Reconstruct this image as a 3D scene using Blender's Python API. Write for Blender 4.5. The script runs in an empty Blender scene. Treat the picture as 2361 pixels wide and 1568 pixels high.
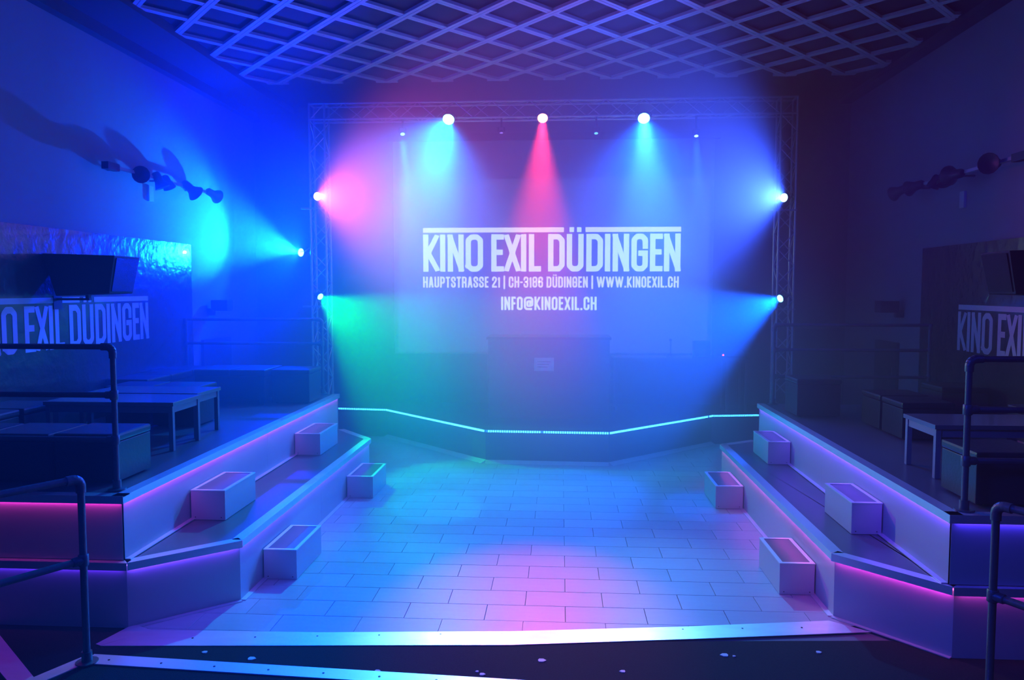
import bpy, bmesh, math, random
from mathutils import Vector, Matrix
random.seed(7)
C = bpy.context.scene.collection
sc = bpy.context.scene
PI = math.pi

# ------------------------------------------------------------------ camera
YAW = math.atan(112 / 1800); PIT = math.atan(117 / 1800)
cd = bpy.data.cameras.new('camera'); cam = bpy.data.objects.new('camera', cd); C.objects.link(cam)
cd.sensor_width = 23.6; cd.lens = 1800 / 2361 * 23.6; cd.clip_start = 0.05
cam.location = (0, 0, 2.1); cam.rotation_euler = (PI / 2 - PIT, 0, YAW)
sc.camera = cam

# ------------------------------------------------------------------ exposure, world with haze
sc.view_settings.view_transform = 'Standard'; sc.view_settings.look = 'None'
sc.view_settings.gamma = 1; sc.view_settings.use_curve_mapping = False
sc.view_settings.exposure = 0.0
cy = sc.cycles
cy.use_denoising = True; cy.max_bounces = 6; cy.diffuse_bounces = 3; cy.glossy_bounces = 3
cy.volume_bounces = 0; cy.use_adaptive_sampling = True; cy.adaptive_threshold = 0.02; cy.volume_max_steps = 64
cy.sample_clamp_indirect = 3.0; cy.caustics_reflective = False; cy.caustics_refractive = False
w = bpy.data.worlds.new('club_air'); sc.world = w; w.use_nodes = True
nt = w.node_tree; nt.nodes.clear()
wo = nt.nodes.new('ShaderNodeOutputWorld'); bg = nt.nodes.new('ShaderNodeBackground')
bg.inputs[0].default_value = (0, 0, 0, 1); bg.inputs[1].default_value = 0
nt.links.new(bg.outputs[0], wo.inputs['Surface'])
vs = nt.nodes.new('ShaderNodeVolumeScatter')
vs.inputs['Color'].default_value = (1, 1, 1, 1); vs.inputs['Density'].default_value = 0.022
vs.inputs['Anisotropy'].default_value = 0.15
nt.links.new(vs.outputs[0], wo.inputs['Volume'])


def spot(name, loc, target, color, power, full_deg, blend, r=0.05):
    l = bpy.data.lights.new(name, 'SPOT'); l.energy = power; l.color = color
    l.spot_size = math.radians(full_deg); l.spot_blend = blend; l.shadow_soft_size = r
    o = bpy.data.objects.new(name, l); C.objects.link(o); o.location = loc
    o.rotation_euler = (Vector(target) - Vector(loc)).to_track_quat('-Z', 'Y').to_euler()
    return o


def led_line(name, a, b, color, power, width=0.008):
    a = Vector(a); b = Vector(b)
    l = bpy.data.lights.new(name, 'AREA'); l.shape = 'RECTANGLE'; l.size = (b - a).length; l.size_y = width
    l.energy = power * (b - a).length; l.color = color; l.spread = math.radians(170)
    o = bpy.data.objects.new(name, l); C.objects.link(o); o.location = (a + b) / 2
    d = b - a; o.rotation_euler = (0, 0, math.atan2(d.y, d.x))
    return o


# stage lamps: position, aim, light colour, power, full angle, blend
LAMPS = {
    'pink': ((-3.2, 10.2, 3.32), (0.300, 6.700, 2.820), (1.000, 0.105, 0.714), 1050, 58, 0.5),
    'blue': ((2.82, 10.2, 3.26), (-0.780, 6.750, 3.210), (0.025, 0.086, 1.000), 2800, 65, 0.4),
    'green': ((-3.18, 10.2, 2.0), (0.435, 7.33, 0.08), (0.000, 1.000, 0.053), 760, 55, 0.35),
    'cyan': ((2.8, 10.2, 1.98), (-1.07, 7.33, 0.645), (0.000, 0.089, 1.000), 2700, 48, 0.4),
    'side': ((-3.71, 11.0, 2.625), (-4.6, 8.9, 3.0), (0.000, 0.014, 1.000), 3600, 118, 0.45),
    'side_core': ((-3.71, 11.0, 2.625), (-4.6, 9.95, 2.92), (0.022, 1.000, 0.778), 900, 66, 1.0),
    'par_a': ((-1.46, 10.2, 4.29), (-1.6, 4.9, 0.0), (0.000, 1.000, 0.696), 1150, 30, 1.0),
    'par_b': ((-0.24, 10.2, 4.29), (-0.2, 5.0, 0.0), (1.000, 0.030, 0.087), 4000, 20, 1.0),
    'par_c': ((1.05, 10.2, 4.27), (0.75, 5.0, 0.0), (0.107, 0.714, 1.000), 1400, 26, 1.0),
    'pin_a': ((-2.08, 10.3, 4.13), (-1.20, 7.4, 0.0), (0.000, 0.500, 1.000), 1600, 11, 0.4),
    'pin_b': ((-0.78, 10.3, 4.13), (-0.60, 8.6, 0.0), (0.332, 0.099, 1.000), 30, 10, 0.5),
    'pin_c': ((0.45, 10.3, 4.11), (0.40, 7.6, 0.0), (0.010, 0.282, 1.000), 99, 11, 0.5),
    'pin_d': ((1.73, 10.3, 4.06), (1.45, 7.6, 0.0), (0.010, 0.100, 1.000), 2000, 12, 0.4),
}
for k, (loc, aim, col, p, ang, bl) in LAMPS.items():
    d = (Vector(aim) - Vector(loc)).normalized()
    spot('lamp_light', Vector(loc) + d * 0.03, aim, col, p, ang, bl, 0.02 if k.startswith('side') else 0.045)
# the two cyan lamps and the red one also throw a wide soft field
spot('lamp_light', (-1.46, 10.16, 4.27), (-2.3, 5.8, 0.0), (0.000, 0.182, 1.000), 3300, 74, 1.0, 0.045)
spot('lamp_light', (1.05, 10.16, 4.25), (0.6, 5.4, 0.0), (0.000, 0.108, 1.000), 2600, 58, 1.0, 0.045)
# unseen blue fill lights, added to lift the dark parts; no fixtures modelled
spot('fill_light', (3.4, 1.2, 4.3), (-1.6, 5.2, 0.0), (0.000, 0.040, 1.000), 250, 70, 1.0, 0.5)
spot('fill_light', (-3.6, 1.2, 4.3), (0.9, 4.9, 0.0), (0.006, 0.047, 1.000), 850, 62, 1.0, 0.5)
spot('fill_light', (3.3, 4.6, 4.65), (3.2, 11.2, 1.4), (0.0, 0.02, 1.0), 330, 46, 1.0, 0.3)  # added to give the dark right back corner a blue ambience
spot('fill_light', (-3.9, 7.2, 2.9), (-0.5, 9.4, 4.8), (0.000, 0.033, 1.000), 150, 130, 1.0, 0.1)  # added fill aimed up at the ceiling from the left
# (from, to, colour, power per metre): LED tape lying just inside the lip of each platform nosing
LED = [
    ((-2.688, 4.60, .787), (-2.688, 9.27, .787), (0.360, 0.040, 1.000), 0.75),
    ((-4.57, 4.575, .787), (-2.70, 4.575, .787), (1.000, 0.030, 0.758), 0.33),
    ((-2.138, 5.05, .375), (-2.138, 8.58, .375), (0.111, 0.033, 1.000), 0.90),
    ((-2.655, 4.564, .375), (-2.150, 5.015, .375), (0.111, 0.033, 1.000), 0.90),
    ((-4.57, 4.554, .375), (-2.69, 4.554, .375), (0.114, 0.011, 1.000), 0.35),
    ((2.203, 4.51, .787), (2.203, 8.78, .787), (0.125, 0.031, 1.000), 1.60),
    ((2.24, 4.479, .787), (4.09, 4.479, .787), (0.056, 0.022, 1.000), 0.90),
    ((1.745, 5.03, .375), (1.745, 8.50, .375), (1.000, 0.048, 1.000), 0.42),
    ((1.756, 4.995, .375), (2.220, 4.476, .375), (1.000, 0.048, 1.000), 0.42),
    ((2.26, 4.464, .375), (4.09, 4.464, .375), (0.750, 0.050, 1.000), 0.20),
]
for a, b, col, p in LED:
    led_line('led_light', a, b, col, p)

# ------------------------------------------------------------------ materials
MATS = {}


def mat(name, col, rough=0.5, metal=0.0, emit=None, estr=0.0, bump=0.0, bscale=20.0, vary=0.0, spec=0.5, noise=0.0, nscale=6.0, coat=0.0, stretch=(1, 1, 1)):
    if name in MATS: return MATS[name]
    m = bpy.data.materials.new(name); m.use_nodes = True; n = m.node_tree
    b = n.nodes['Principled BSDF']
    b.inputs['Base Color'].default_value = (*col, 1); b.inputs['Roughness'].default_value = rough
    b.inputs['Metallic'].default_value = metal; b.inputs['Specular IOR Level'].default_value = spec
    b.inputs['Coat Weight'].default_value = coat
    if emit:
        b.inputs['Emission Color'].default_value = (*emit, 1); b.inputs['Emission Strength'].default_value = estr
        m.cycles.emission_sampling = 'NONE'
    tc = n.nodes.new('ShaderNodeTexCoord')
    if vary or noise:
        mp = n.nodes.new('ShaderNodeMapping'); mp.inputs['Scale'].default_value = stretch
        n.links.new(tc.outputs['Object'], mp.inputs[0])
        tx = n.nodes.new('ShaderNodeTexNoise'); tx.inputs['Scale'].default_value = nscale; tx.inputs['Detail'].default_value = 6
        n.links.new(mp.outputs[0], tx.inputs['Vector'])
        oi = n.nodes.new('ShaderNodeObjectInfo')
        a = n.nodes.new('ShaderNodeMath'); a.operation = 'MULTIPLY_ADD'; a.inputs[1].default_value = vary; a.inputs[2].default_value = 1 - vary / 2
        n.links.new(oi.outputs['Random'], a.inputs[0])
        c = n.nodes.new('ShaderNodeMath'); c.operation = 'MULTIPLY_ADD'; c.inputs[1].default_value = noise; c.inputs[2].default_value = -noise / 2
        n.links.new(tx.outputs['Fac'], c.inputs[0])
        s = n.nodes.new('ShaderNodeMath'); s.operation = 'ADD'
        n.links.new(a.outputs[0], s.inputs[0]); n.links.new(c.outputs[0], s.inputs[1])
        mx = n.nodes.new('ShaderNodeVectorMath'); mx.operation = 'SCALE'; mx.inputs[0].default_value = col
        n.links.new(s.outputs[0], mx.inputs['Scale']); n.links.new(mx.outputs[0], b.inputs['Base Color'])
    if bump:
        t2 = n.nodes.new('ShaderNodeTexNoise'); t2.inputs['Scale'].default_value = bscale; t2.inputs['Detail'].default_value = 5
        n.links.new(tc.outputs['Object'], t2.inputs['Vector'])
        bp = n.nodes.new('ShaderNodeBump'); bp.inputs['Strength'].default_value = bump; bp.inputs['Distance'].default_value = 0.02
        n.links.new(t2.outputs['Fac'], bp.inputs['Height']); n.links.new(bp.outputs[0], b.inputs['Normal'])
    MATS[name] = m
    return m


M_WALL = mat('painted_wall', (.27, .27, .29), .75, bump=.05, bscale=60, noise=.08, nscale=1.5, vary=0.001)
M_WALLD = mat('dark_back_wall', (.07, .07, .08), .85, noise=.1, vary=.001)
M_CEIL = mat('dark_ceiling', (.035, .035, .04), .8, noise=.15, nscale=2, vary=.001)
M_COVE = mat('ceiling_border_paint', (.06, .06, .065), .8, noise=.1, vary=.001)
M_LATT = mat('white_lattice_wood', (.75, .75, .75), .5, noise=.05, vary=.04)
M_TILE = mat('floor_tile_laminate', (.58, .58, .59), .36, bump=.03, bscale=30, vary=.14, noise=.16, nscale=5, stretch=(1, 5, 1))
M_SLAB = mat('grout_base', (.2, .2, .21), .8, noise=.1, vary=.001)
M_CARPET = mat('black_speckled_carpet', (.035, .035, .04), .95, bump=.5, bscale=300, noise=.9, nscale=120, vary=.001, spec=.1)
M_FLUFF = mat('paper_fluff', (.8, .8, .8), .8)
M_LAM = mat('grey_laminate_panel', (.62, .62, .64), .42, noise=.05, nscale=2, vary=.03)
M_DECK = mat('dark_grey_vinyl_deck', (.16, .16, .18), .33, noise=.3, nscale=4, vary=.02, bump=.03, bscale=80)
M_ALU = mat('brushed_aluminium', (.9, .9, .92), .4, .6, noise=.06, nscale=30, vary=.02)
M_STRIP = mat('worn_aluminium_ramp', (.93, .93, .93), .42, .55, noise=.25, nscale=5, vary=.01, stretch=(1, 3, 1))
M_PIPE = mat('galvanised_pipe', (.17, .185, .19), .42, .45, bump=.15, bscale=60, noise=.2, nscale=20, vary=.02)
M_STEEL = mat('truss_aluminium', (.75, .76, .78), .3, .55)
M_BLACK = mat('black_metal', (.02, .02, .022), .4, .3)
M_LEATH = mat('black_leatherette', (.045, .045, .05), .38, bump=.12, bscale=40, noise=.2, vary=.05)
M_TABLE = mat('dark_glossy_tabletop', (.2, .2, .22), .18)
M_TLEG = mat('grey_table_leg', (.22, .22, .24), .4)
M_PANEL = mat('crackled_varnish_board', (.075, .062, .05), .26, bump=.55, bscale=9, noise=.4, nscale=12, vary=.001, coat=.3)
M_PAINT = mat('white_lettering', (.9, .9, .9), .5)
M_SPK = mat('black_speaker_case', (.022, .022, .025), .55, bump=.1, bscale=90)
M_GRILL = mat('speaker_grille', (.012, .012, .014), .5, .4, bump=.4, bscale=200)
M_FASC = mat('stage_fascia_vinyl', (.14, .14, .17), .35, noise=.35, nscale=3, vary=.001, bump=.1, bscale=7)
M_STAGE = mat('stage_deck_board', (.06, .06, .07), .6, noise=.2, vary=.001)
M_CANVAS = mat('screen_canvas', (.62, .62, .62), .9)
M_IMG = mat('projected_black_level', (.55, .55, .58), .9, emit=(.3, .4, 1.0), estr=.16)
M_WORD = mat('projected_white', (.6, .6, .6), .9, emit=(.55, .8, 1.0), estr=2.5)
M_WORD2 = mat('projected_pale_yellow', (.6, .6, .6), .9, emit=(.7, .8, .6), estr=2.2)
M_SIGN = mat('white_paper_sign', (.85, .85, .85), .7)
M_CHROME = mat('chrome', (.8, .8, .82), .12, 1.0)
M_WOOD = mat('dark_wood_door', (.05, .045, .045), .55, noise=.3, vary=.001)


def lens(name, col, s):
    return mat(name, (.1, .1, .1), .3, emit=col, estr=s)


# ------------------------------------------------------------------ mesh helpers
class MB:
    def __init__(s): s.b = bmesh.new()

    def box(s, x0, x1, y0, y1, z0, z1):
        v = [s.b.verts.new(p) for p in ((x0, y0, z0), (x1, y0, z0), (x1, y1, z0), (x0, y1, z0), (x0, y0, z1), (x1, y0, z1), (x1, y1, z1), (x0, y1, z1))]
        for f in ((0, 3, 2, 1), (4, 5, 6, 7), (0, 1, 5, 4), (1, 2, 6, 5), (2, 3, 7, 6), (3, 0, 4, 7)):
            s.b.faces.new([v[i] for i in f])
        return s

    def prism(s, poly, z0, z1):
        lo = [s.b.verts.new((p[0], p[1], z0)) for p in poly]; hi = [s.b.verts.new((p[0], p[1], z1)) for p in poly]
        n = len(poly); s.b.faces.new(hi); s.b.faces.new(lo[::-1])
        for i in range(n): s.b.faces.new([lo[i], lo[(i + 1) % n], hi[(i + 1) % n], hi[i]])
        return s

    def hexa(s, pts):          # 8 points: bottom ring 0-3, top ring 4-7
        v = [s.b.verts.new(p) for p in pts]
        for f in ((0, 3, 2, 1), (4, 5, 6, 7), (0, 1, 5, 4), (1, 2, 6, 5), (2, 3, 7, 6), (3, 0, 4, 7)):
            s.b.faces.new([v[i] for i in f])
        return s

    def beam(s, a, b, w, h, up=(0, 0, 1)):
        a = Vector(a); b = Vector(b); d = (b - a).normalized(); u = Vector(up)
        r = d.cross(u)
        if r.length < 1e-4: r = d.cross(Vector((1, 0, 0)))
        r.normalize(); u = r.cross(d)
        ring = [r * (-w / 2) - u * (h / 2), r * (w / 2) - u * (h / 2), r * (w / 2) + u * (h / 2), r * (-w / 2) + u * (h / 2)]
        v = [s.b.verts.new(a + q) for q in ring] + [s.b.verts.new(b + q) for q in ring]
        for f in ((0, 1, 2, 3), (7, 6, 5, 4), (0, 4, 5, 1), (1, 5, 6, 2), (2, 6, 7, 3), (3, 7, 4, 0)):
            s.b.faces.new([v[i] for i in f])
        return s

    def lathe(s, a, b, prof, n=12):   # prof: list of (t along a->b in metres, radius)
        a = Vector(a); d = (Vector(b) - a).normalized()
        r = d.orthogonal().normalized(); u = d.cross(r)
        rings = []
        for t, q in prof:
            rings.append([s.b.verts.new(a + d * t + (r * math.cos(2 * PI * i / n) + u * math.sin(2 * PI * i / n)) * q) for i in range(n)])
        for k in range(len(rings) - 1):
            for i in range(n):
                s.b.faces.new([rings[k][i], rings[k][(i + 1) % n], rings[k + 1][(i + 1) % n], rings[k + 1][i]])
        s.b.faces.new(rings[0][::-1]); s.b.faces.new(rings[-1])
        return s

    def tube(s, a, b, r, n=10):
        return s.lathe(a, b, [(0, r), ((Vector(b) - Vector(a)).length, r)], n)

    def ball(s, c, r, n=10, squash=1):
        k = 7; c = Vector(c)
        prof = [(r - r * math.cos(PI * (i + .25) / (k + .5) if 0 < i < k else PI * i / k + (.12 if i == 0 else -.12)), max(.001, r * math.sin(PI * i / k) if 0 < i < k else r * .12)) for i in range(k + 1)]
        return s.lathe(c - Vector((0, 0, r)), c + Vector((0, 0, r)), prof, n)

    def quad(s, *pts):
        s.b.faces.new([s.b.verts.new(p) for p in pts]); return s


def build(name, mb, m, parent=None, bevel=0.0, smooth=False, rel=True):
    b = mb.b
    bmesh.ops.recalc_face_normals(b, faces=b.faces)
    if bevel: bmesh.ops.bevel(b, geom=list(b.edges), offset=bevel, segments=2, affect='EDGES', profile=.6)
    if parent is not None and rel:
        bmesh.ops.translate(b, verts=b.verts, vec=-world_loc(parent))
    me = bpy.data.meshes.new(name)
    if smooth:
        for f in b.faces: f.smooth = True
        for e in b.edges:
            if len(e.link_faces) == 2 and e.calc_face_angle(0) > .7: e.smooth = False
    b.to_mesh(me); b.free(); me.materials.append(m)
    o = bpy.data.objects.new(name, me); C.objects.link(o)
    if parent is not None: o.parent = parent
    return o


def world_loc(o):
    v = Vector((0, 0, 0))
    while o is not None: v = v + Vector(o.location); o = o.parent
    return v


def centre(o):
    """move a mesh object's origin to its bounding centre base"""
    vs = [v.co for v in o.data.vertices]
    c = Vector(((min(v.x for v in vs) + max(v.x for v in vs)) / 2, (min(v.y for v in vs) + max(v.y for v in vs)) / 2, min(v.z for v in vs)))
    o.data.transform(Matrix.Translation(-c)); o.location = Vector(o.location) + c
    return o


def thing(name, label, cat, loc, group=None):
    o = bpy.data.objects.new(name, None); o.empty_display_size = .1; C.objects.link(o)
    o.location = loc; o['label'] = label; o['category'] = cat
    if group: o['group'] = group
    return o


def struct(name, mb, m, label, cat='structure', bevel=0):
    o = build(name, mb, m, bevel=bevel); o['kind'] = 'structure'; o['label'] = label; o['category'] = cat
    return o


def copy_tree(o, parent=None):
    c = o.copy(); C.objects.link(c)
    if parent is not None: c.parent = parent
    for ch in list(o.children): copy_tree(ch, c)
    return c


# ------------------------------------------------------------------ stroke lettering (condensed capitals)
R = [(0, .1), (0, .9), (.28, 1), (.72, 1), (1, .9), (1, .1), (.72, 0), (.28, 0), (0, .1)]
GL = {
    'A': (1.0, [[(0, 0), (.42, 1)], [(.58, 1), (1, 0)], [(.22, .27), (.78, .27)]]),
    'C': (1.0, [[(1, .68), (1, .9), (.72, 1), (.28, 1), (0, .9), (0, .1), (.28, 0), (.72, 0), (1, .1), (1, .32)]]),
    'D': (1.0, [[(0, 0), (0, 1), (.7, 1), (1, .88), (1, .12), (.7, 0), (0, 0)]]),
    'E': (.78, [[(1, 1), (0, 1), (0, 0), (1, 0)], [(0, .52), (.85, .52)]]),
    'F': (.75, [[(1, 1), (0, 1), (0, 0)], [(0, .50), (.85, .50)]]),
    'G': (1.0, [[(1, .7), (1, .9), (.72, 1), (.28, 1), (0, .9), (0, .1), (.28, 0), (.72, 0), (1, .1), (1, .48), (.62, .48)]]),
    'H': (1.0, [[(0, 0), (0, 1)], [(1, 0), (1, 1)], [(0, .52), (1, .52)]]),
    'I': (.0, [[(0, 0), (0, 1)]]),
    'K': (1.0, [[(0, 0), (0, 1)], [(.95, 1), (.22, .5), (1, 0)]]),
    'L': (.75, [[(0, 1), (0, 0), (1, 0)]]),
    'N': (1.0, [[(0, 0), (0, 1)], [(0, 1), (1, 0)], [(1, 0), (1, 1)]]),
    'O': (1.0, [R]),
    'P': (1.0, [[(0, 0), (0, 1), (.7, 1), (1, .9), (1, .52), (.7, .42), (0, .42)]]),
    'R': (1.0, [[(0, 0), (0, 1), (.7, 1), (1, .9), (1, .58), (.7, .48), (0, .48)], [(.7, .48), (1, .36), (1, 0)]]),
    'S': (1.0, [[(1, .72), (1, .9), (.72, 1), (.28, 1), (0, .9), (0, .68), (1, .34), (1, .1), (.72, 0), (.28, 0), (0, .1), (0, .28)]]),
    'T': (.9, [[(0, 1), (1, 1)], [(.5, 0), (.5, 1)]]),
    'U': (1.0, [[(0, 1), (0, .1), (.28, 0), (.72, 0), (1, .1), (1, 1)]]),
    'W': (1.7, [[(0, 1), (.25, 0), (.5, 1), (.75, 0), (1, 1)]]),
    'X': (1.0, [[(0, 0), (1, 1)], [(0, 1), (1, 0)]]),
    '1': (.45, [[(0, .82), (1, .95), (1, 0)]]),
    '2': (1.0, [[(0, .74), (0, .9), (.28, 1), (.72, 1), (1, .9), (1, .66), (0, .14), (0, 0), (1, 0)]]),
    '3': (1.0, [[(0, .78), (0, .9), (.28, 1), (.72, 1), (1, .9), (1, .62), (.7, .52), (1, .42), (1, .1), (.72, 0), (.28, 0), (0, .1), (0, .24)], [(.35, .52), (.7, .52)]]),
    '6': (1.0, [[(1, .76), (1, .9), (.72, 1), (.28, 1), (0, .9), (0, .1), (.28, 0), (.72, 0), (1, .1), (1, .46), (.72, .56), (0, .52)]]),
    '8': (1.0, [[(.28, .52), (0, .62), (0, .9), (.28, 1), (.72, 1), (1, .9), (1, .62), (.72, .52), (.28, .52), (0, .42), (0, .1), (.28, 0), (.72, 0), (1, .1), (1, .42), (.72, .52)]]),
    '-': (.5, [[(0, .48), (1, .48)]]),
    '|': (.0, [[(0, -.15), (0, 1.1)]]),
    '.': (.0, [[(0, 0), (0, .01)]]),
    '@': (1.6, [[(.72, .3), (.72, .68), (.42, .68), (.34, .6), (.34, .36), (.42, .28), (.72, .28), (1, .36), (1, .85), (.8, 1), (.2, 1), (0, .85), (0, .15), (.2, 0), (.85, 0)]]),
}
GL['Ü'] = (GL['U'][0], GL['U'][1])
JIT = [0]   # strokes overlap, so each lies a hair in front of the last
W0 = .44   # nominal width over height of a plain letter


def glyph(mb, ch, x, y, w, h, t, M):
    """strokes of ch in the box x..x+w, y..y+h, drawn through M(u, v) -> world"""
    def q(p): return Vector((x + t / 2 + p[0] * (w - t), y + t / 2 + p[1] * (h - t)))
    for line in GL[ch][1]:
        pts = [q(p) for p in line]
        n = len(pts)
        for i in range(n - 1):
            a, b = pts[i], pts[i + 1]; d = (b - a)
            if d.length < 1e-9: continue
            d.normalize(); ax = abs(d.x) < .02 or abs(d.y) < .02
            ext_a = ext_b = 0.0
            if ax:
                def right_angle(p0, p1, p2):
                    u = (p1 - p0).normalized(); v2 = (p2 - p1).normalized(); return abs(u.dot(v2)) < .05
                ext_a = t / 2 if i == 0 or right_angle(pts[i - 1], a, b) else 0
                ext_b = t / 2 if i == n - 2 or right_angle(a, b, pts[i + 2]) else 0
            elif n == 2 or i in (0, n - 2):
                if i == 0: ext_a = t / 2
                if i == n - 2: ext_b = t / 2
            a2 = a - d * ext_a; b2 = b + d * ext_b; s = Vector((-d.y, d.x)) * t / 2
            c = [a2 + s, a2 - s, b2 - s, b2 + s]; JIT[0] = (JIT[0] + 1) % 12
            if not ax:
                for k in c: k.y = min(max(k.y, y), y + h)
            mb.quad(*[M(k.x, k.y) for k in c])
            if 0 < i + 1 < n - 1 and not (ax and ext_b):
                JIT[0] = (JIT[0] + 1) % 12
                mb.quad(*[M(b.x + t / 2 * math.cos(j * PI / 4 + PI / 8), b.y + t / 2 * math.sin(j * PI / 4 + PI / 8)) for j in range(8)])


def text_line(mb, s, x0, x1, y0, y1, M, t=.16):
    h = y1 - y0; gap = .09
    tot = 0
    for ch in s: tot += (.24 if ch == ' ' else max(t, GL[ch][0] * W0) + gap)
    tot -= gap; k = (x1 - x0) / (tot * h); x = x0
    for ch in s:
        if ch == ' ': x += .24 * h * k; continue
        wd = max(t / k if k else t, GL[ch][0] * W0) * h * k
        glyph(mb, ch, x, y0, wd, h, t * h, M)
        if ch == 'Ü':
            for c in (.27, .73): mb.quad(*[M(x + wd * c + dx * h, y0 + h * 1.08 + dy * h) for dx, dy in ((-.07, 0), (.07, 0), (.07, .11), (-.07, .11))])
        x += wd + gap * h * k


TITLE = [('K', 237, 355), ('I', 362, 400), ('N', 418, 535), ('O', 550, 677), ('E', 738, 830), ('X', 834, 950), ('I', 955, 993), ('L', 1012, 1100),
         ('D', 1152, 1272), ('Ü', 1287, 1408), ('D', 1428, 1548), ('I', 1562, 1600), ('N', 1618, 1735), ('G', 1752, 1870), ('E', 1885, 1975), ('N', 1985, 2102)]


def title(M, L, m, parent, m2=None):
    """the club's logo: condensed capitals under a split bar; M maps (0..L, 0..) metres; each letter an object"""
    k = L / 1865; H = 270 * k
    for ch, a, b in TITLE:
        mb = MB(); glyph(mb, ch, (a - 237) * k, 0, (b - a) * k, H, 38 * k, M)
        if ch == 'Ü':
            for a, b in ((1306, 1338), (1360, 1392)):
                mb.quad(*[M((u - 237) * k, H + v * k) for u, v in ((a, 14), (b, 14), (b, 48), (a, 48))])
        build('letter', mb, m, parent)
    for a, b in ((237, 1265), (1422, 2104)):
        build('logo_bar', MB().quad(*[M((u - 237) * k, H + v * k) for u, v in ((a, 14), (b, 14), (b, 48), (a, 48))]), m2 or m, parent)


# ================================================================== ROOM
XL, XR, YB, ZC = -4.6, 4.12, 11.6, 4.8
struct('wall_left', MB().box(XL - .2, XL, -1.6, YB + .2, -.3, ZC + .3), M_WALL, 'pale painted wall on the left, washed by blue light', 'wall')
struct('wall_right', MB().box(XR, XR + .2, -1.6, YB + .2, -.3, ZC + .3), M_WALL, 'unlit painted wall on the right side of the club', 'wall')
struct('wall_back', MB().box(XL, XR, YB, YB + .2, -.3, ZC + .3), M_WALLD, 'dark wall behind the stage and projection screen', 'wall')
struct('wall_front', MB().box(XL, XR, -1.8, -1.6, -.3, ZC + .3), M_WALLD, 'dark wall behind the camera', 'wall')
ceil = struct('ceiling', MB().box(XL, XR, -1.6, YB, ZC, ZC + .2), M_CEIL, 'dark club ceiling above the white diamond lattice', 'ceiling')
struct('trim_1', MB().box(XL, -3.98, -1.6, YB, 4.70, ZC).box(XL, XL + .10, -1.6, YB, 4.58, 4.70), M_COVE, 'lowered ceiling border along the left wall', 'ceiling trim')
struct('trim_2', MB().box(3.95, XR, -1.6, YB, 4.74, ZC), M_COVE, 'narrow ceiling border along the right wall', 'ceiling trim')

# floor: slab, tiles, carpet
fl = struct('floor', MB().box(XL, XR, -1.6, YB, -.25, -.012), M_SLAB, 'dance floor of pale rectangular tiles in running bond', 'floor')
TW, TH = .517, .2467


def inside_tiers(x, y):
    left = -2.165 if y >= 5.06 else -2.165 - (5.06 - y) * 1.13
    right = 1.765 if y >= 5.03 else 1.765 + (5.03 - y) * 1.0
    if y > 8.6: left -= (y - 8.6) * .9; right += (y - 8.6) * 1.2
    left = max(left, -3.3); right = min(right, 3.0)
    if y < 4.65: left = max(left, -2.45)
    return left - .02 < x < right + .02


def front_y(x):          # near edge of the tiles, under the metal strip
    return 4.43 + (x + 2.7) * .098


def stage_y(x):
    P = [(-4.6, 11.0), (-3.2, 10.99), (-2.46, 10.9), (-.9, 9.33), (.58, 9.28), (2.05, 10.65), (2.7, 10.75), (4.2, 10.75)]
    for (a, ya), (b, yb) in zip(P, P[1:]):
        if a <= x <= b: return ya + (yb - ya) * (x - a) / (b - a)
    return 11


tile_mesh = {}
r0 = 4.82 - TH * 2
for r in range(0, 27):
    y0 = r0 + r * TH; y1 = y0 + TH - .003
    off = (.29 if (r % 2) == 1 else .04)
    for c in range(-8, 8):
        x0 = off + c * TW; x1 = x0 + TW - .003; xm = (x0 + x1) / 2
        if not any(inside_tiers(x, (y0 + y1) / 2) for x in (x0, xm, x1)): continue
        if y1 < front_y(xm) or y0 > max(stage_y(x0 + .05), stage_y(x1 - .05), stage_y(xm)): continue
        key = 1
        line = lambda x: 4.43 + (x + 2.7) * .098
        if y0 < max(line(x0), line(x1)) + .001:
            mb = MB().box(x0, x1, y0, y1, -.012, 0)
            g = list(mb.b.verts) + list(mb.b.edges) + list(mb.b.faces)
            bmesh.ops.bisect_plane(mb.b, geom=g, plane_co=(x0, line(x0), 0), plane_no=(.098, -1, 0), clear_outer=True)
            if mb.b.verts: build('tile', mb, M_TILE, fl, rel=False)
            else: mb.b.free()
            continue
        if key not in tile_mesh:
            mb = MB().box(-TW / 2 + .0015, TW / 2 - .0015, -TH / 2 + .0015, TH / 2 - .0015, -.012, 0)
            bmesh.ops.bevel(mb.b, geom=[e for e in mb.b.edges if all(v.co.z > -.001 for v in e.verts)], offset=.0015, segments=1, affect='EDGES')
            o = build('tile', mb, M_TILE, fl, rel=False); tile_mesh[key] = o.data
        else:
            o = bpy.data.objects.new('tile', tile_mesh[key]); C.objects.link(o); o.parent = fl
        o.location = (xm, (y0 + y1) / 2, 0)

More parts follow.
